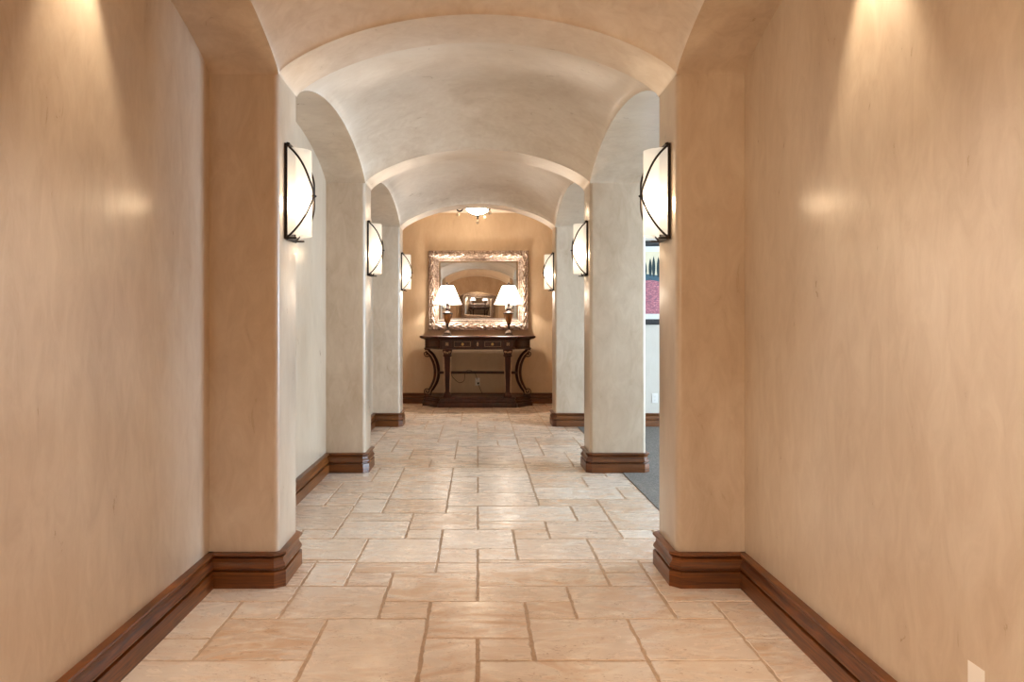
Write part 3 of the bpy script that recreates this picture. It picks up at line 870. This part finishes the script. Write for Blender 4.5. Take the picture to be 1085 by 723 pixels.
# plugs at the outlet under the console: ends of the two lamp cords
for l, (x, z) in ((l1, (-.010, .352)), (l2, (.010, .308))):
    o = l.location; m = MB()
    m.box(x - .016 - o.x, x + .016 - o.x, YB - .040 - o.y, YB - .0095 - o.y, z - .013 - o.z, z + .013 - o.z)
    m.build('plug', M['white_plastic'] if l is l1 else M['cord'], l, smooth=0, bevel=.003)

# ------------------------------------------------------------------ framed landscape in the side room
pw = thing('framed_painting', 'framed landscape of dark cypresses above a pink flower field, on the pale side-room wall', 'painting', (2.15, PIL[3][0] - .003, 1.69))
W, H = 1.25, .98
f = MB(); sweep(f, [(-W / 2, -H / 2), (W / 2, -H / 2), (W / 2, H / 2), (-W / 2, H / 2)], [(0, 0), (0, .028), (.008, .034), (.045, .030), (.062, .020), (.062, .008)], closed=True, fn=lambda x, y, h, i, q: (x, -h, y))
f.build('frame', M['black_frame'], pw, smooth=25)
m = MB(); m.box(-W / 2 + .05, W / 2 - .05, -.010, -.002, -H / 2 + .05, H / 2 - .05); m.build('mat_board', M['mat_board'], pw, smooth=0)
def field_mat():
    k = NT('painted_flower_field')
    f1 = k.noise(k.mapping((1, 1, 2)), 40, 4, .7, .5)
    k.l(k.ramp(f1, [(.32, srgb(104, 88, 112)), (.44, srgb(160, 96, 112)), (.55, srgb(192, 116, 128)), (.7, srgb(220, 166, 166))]), k.b.inputs['Base Color'])
    k.b.inputs['Roughness'].default_value = .5
    return k.mat
M['paint_sky'] = simple('painted_sky', srgb(236, 224, 194), .5, 0, .12, 6)
M['paint_hill'] = simple('painted_hill', srgb(128, 150, 160), .5, 0, .3, 14)
M['paint_slope'] = simple('painted_slope', srgb(64, 96, 112), .5, 0, .3, 30)
M['paint_tree'] = simple('painted_cypress', srgb(26, 56, 62), .5, 0, .4, 60)
M['paint_field'] = field_mat()
pc = MB(); y = -.0115; pw2, ph2 = W / 2 - .135, H / 2 - .125
def quad(x0, x1, zs0, zs1, mi, yy):
    n = 24
    for i in range(n):
        a, b_ = x0 + (x1 - x0) * i / n, x0 + (x1 - x0) * (i + 1) / n
        pc.add([(a, yy, zs0(a)), (b_, yy, zs0(b_)), (b_, yy, zs1(b_)), (a, yy, zs1(a))], [(0, 1, 2, 3)], mi)
crest = lambda x: .07 + .10 * (x + .1) - .05 * math.sin(5 * x)
quad(-pw2, pw2, lambda x: -ph2, lambda x: ph2, 0, y)
quad(-pw2, pw2, lambda x: -ph2, lambda x: .02 + .02 * math.sin(6 * x), 1, y - .0004)
quad(-pw2, pw2, lambda x: -ph2, crest, 2, y - .0008)
quad(-pw2, pw2, lambda x: -ph2, lambda x: crest(x) - .075 - .01 * math.sin(17 * x), 3, y - .0012)
for tx, th in ((-.46, .15), (-.40, .19), (-.27, .13), (-.185, .17), (-.125, .21), (-.085, .24), (-.030, .24), (.02, .19), (.24, .12), (.31, .15)):
    w = .019; zb = crest(tx) - .02
    out = [(tx + w * math.sin(PI * min(1, .12 + .88 * t_)) ** .8 * s_, y - .0016, zb + th * t_) for s_, seq in ((1, [i / 10 for i in range(11)]), (-1, [i / 10 for i in range(10, -1, -1)])) for t_ in seq]
    pc.add(out, [tuple(range(len(out)))], 4)
pc.build('picture', [M['paint_sky'], M['paint_hill'], M['paint_slope'], M['paint_field'], M['paint_tree']], pw, smooth=0, weld=False)

# ------------------------------------------------------------------ world, camera, view
w = bpy.data.worlds.new('world'); bpy.context.scene.world = w; w.use_nodes = True
w.node_tree.nodes['Background'].inputs[0].default_value = (.75, .85, 1, 1)
w.node_tree.nodes['Background'].inputs[1].default_value = .6
cd = bpy.data.cameras.new('camera'); cam = bpy.data.objects.new('camera', cd); C.objects.link(cam)
cam.location = (0, 0, 1.2); cam.rotation_euler = (PI / 2, 0, 0)
cd.sensor_width = 36; cd.lens = 850 / 1085 * 36
cd.shift_x = (542.5 - 506) / 1085; cd.shift_y = -(361.5 - 344) / 1085
cd.clip_start = .05
S = bpy.context.scene; S.camera = cam
S.view_settings.view_transform = 'Standard'; S.view_settings.look = 'None'
S.view_settings.gamma = 1; S.view_settings.use_curve_mapping = False
S.view_settings.exposure = 0.47
S.cycles.max_bounces = 10; S.cycles.diffuse_bounces = 6; S.cycles.glossy_bounces = 5; S.cycles.transparent_max_bounces = 12
S.cycles.sample_clamp_indirect = 6; S.cycles.caustics_reflective = False; S.cycles.caustics_refractive = False
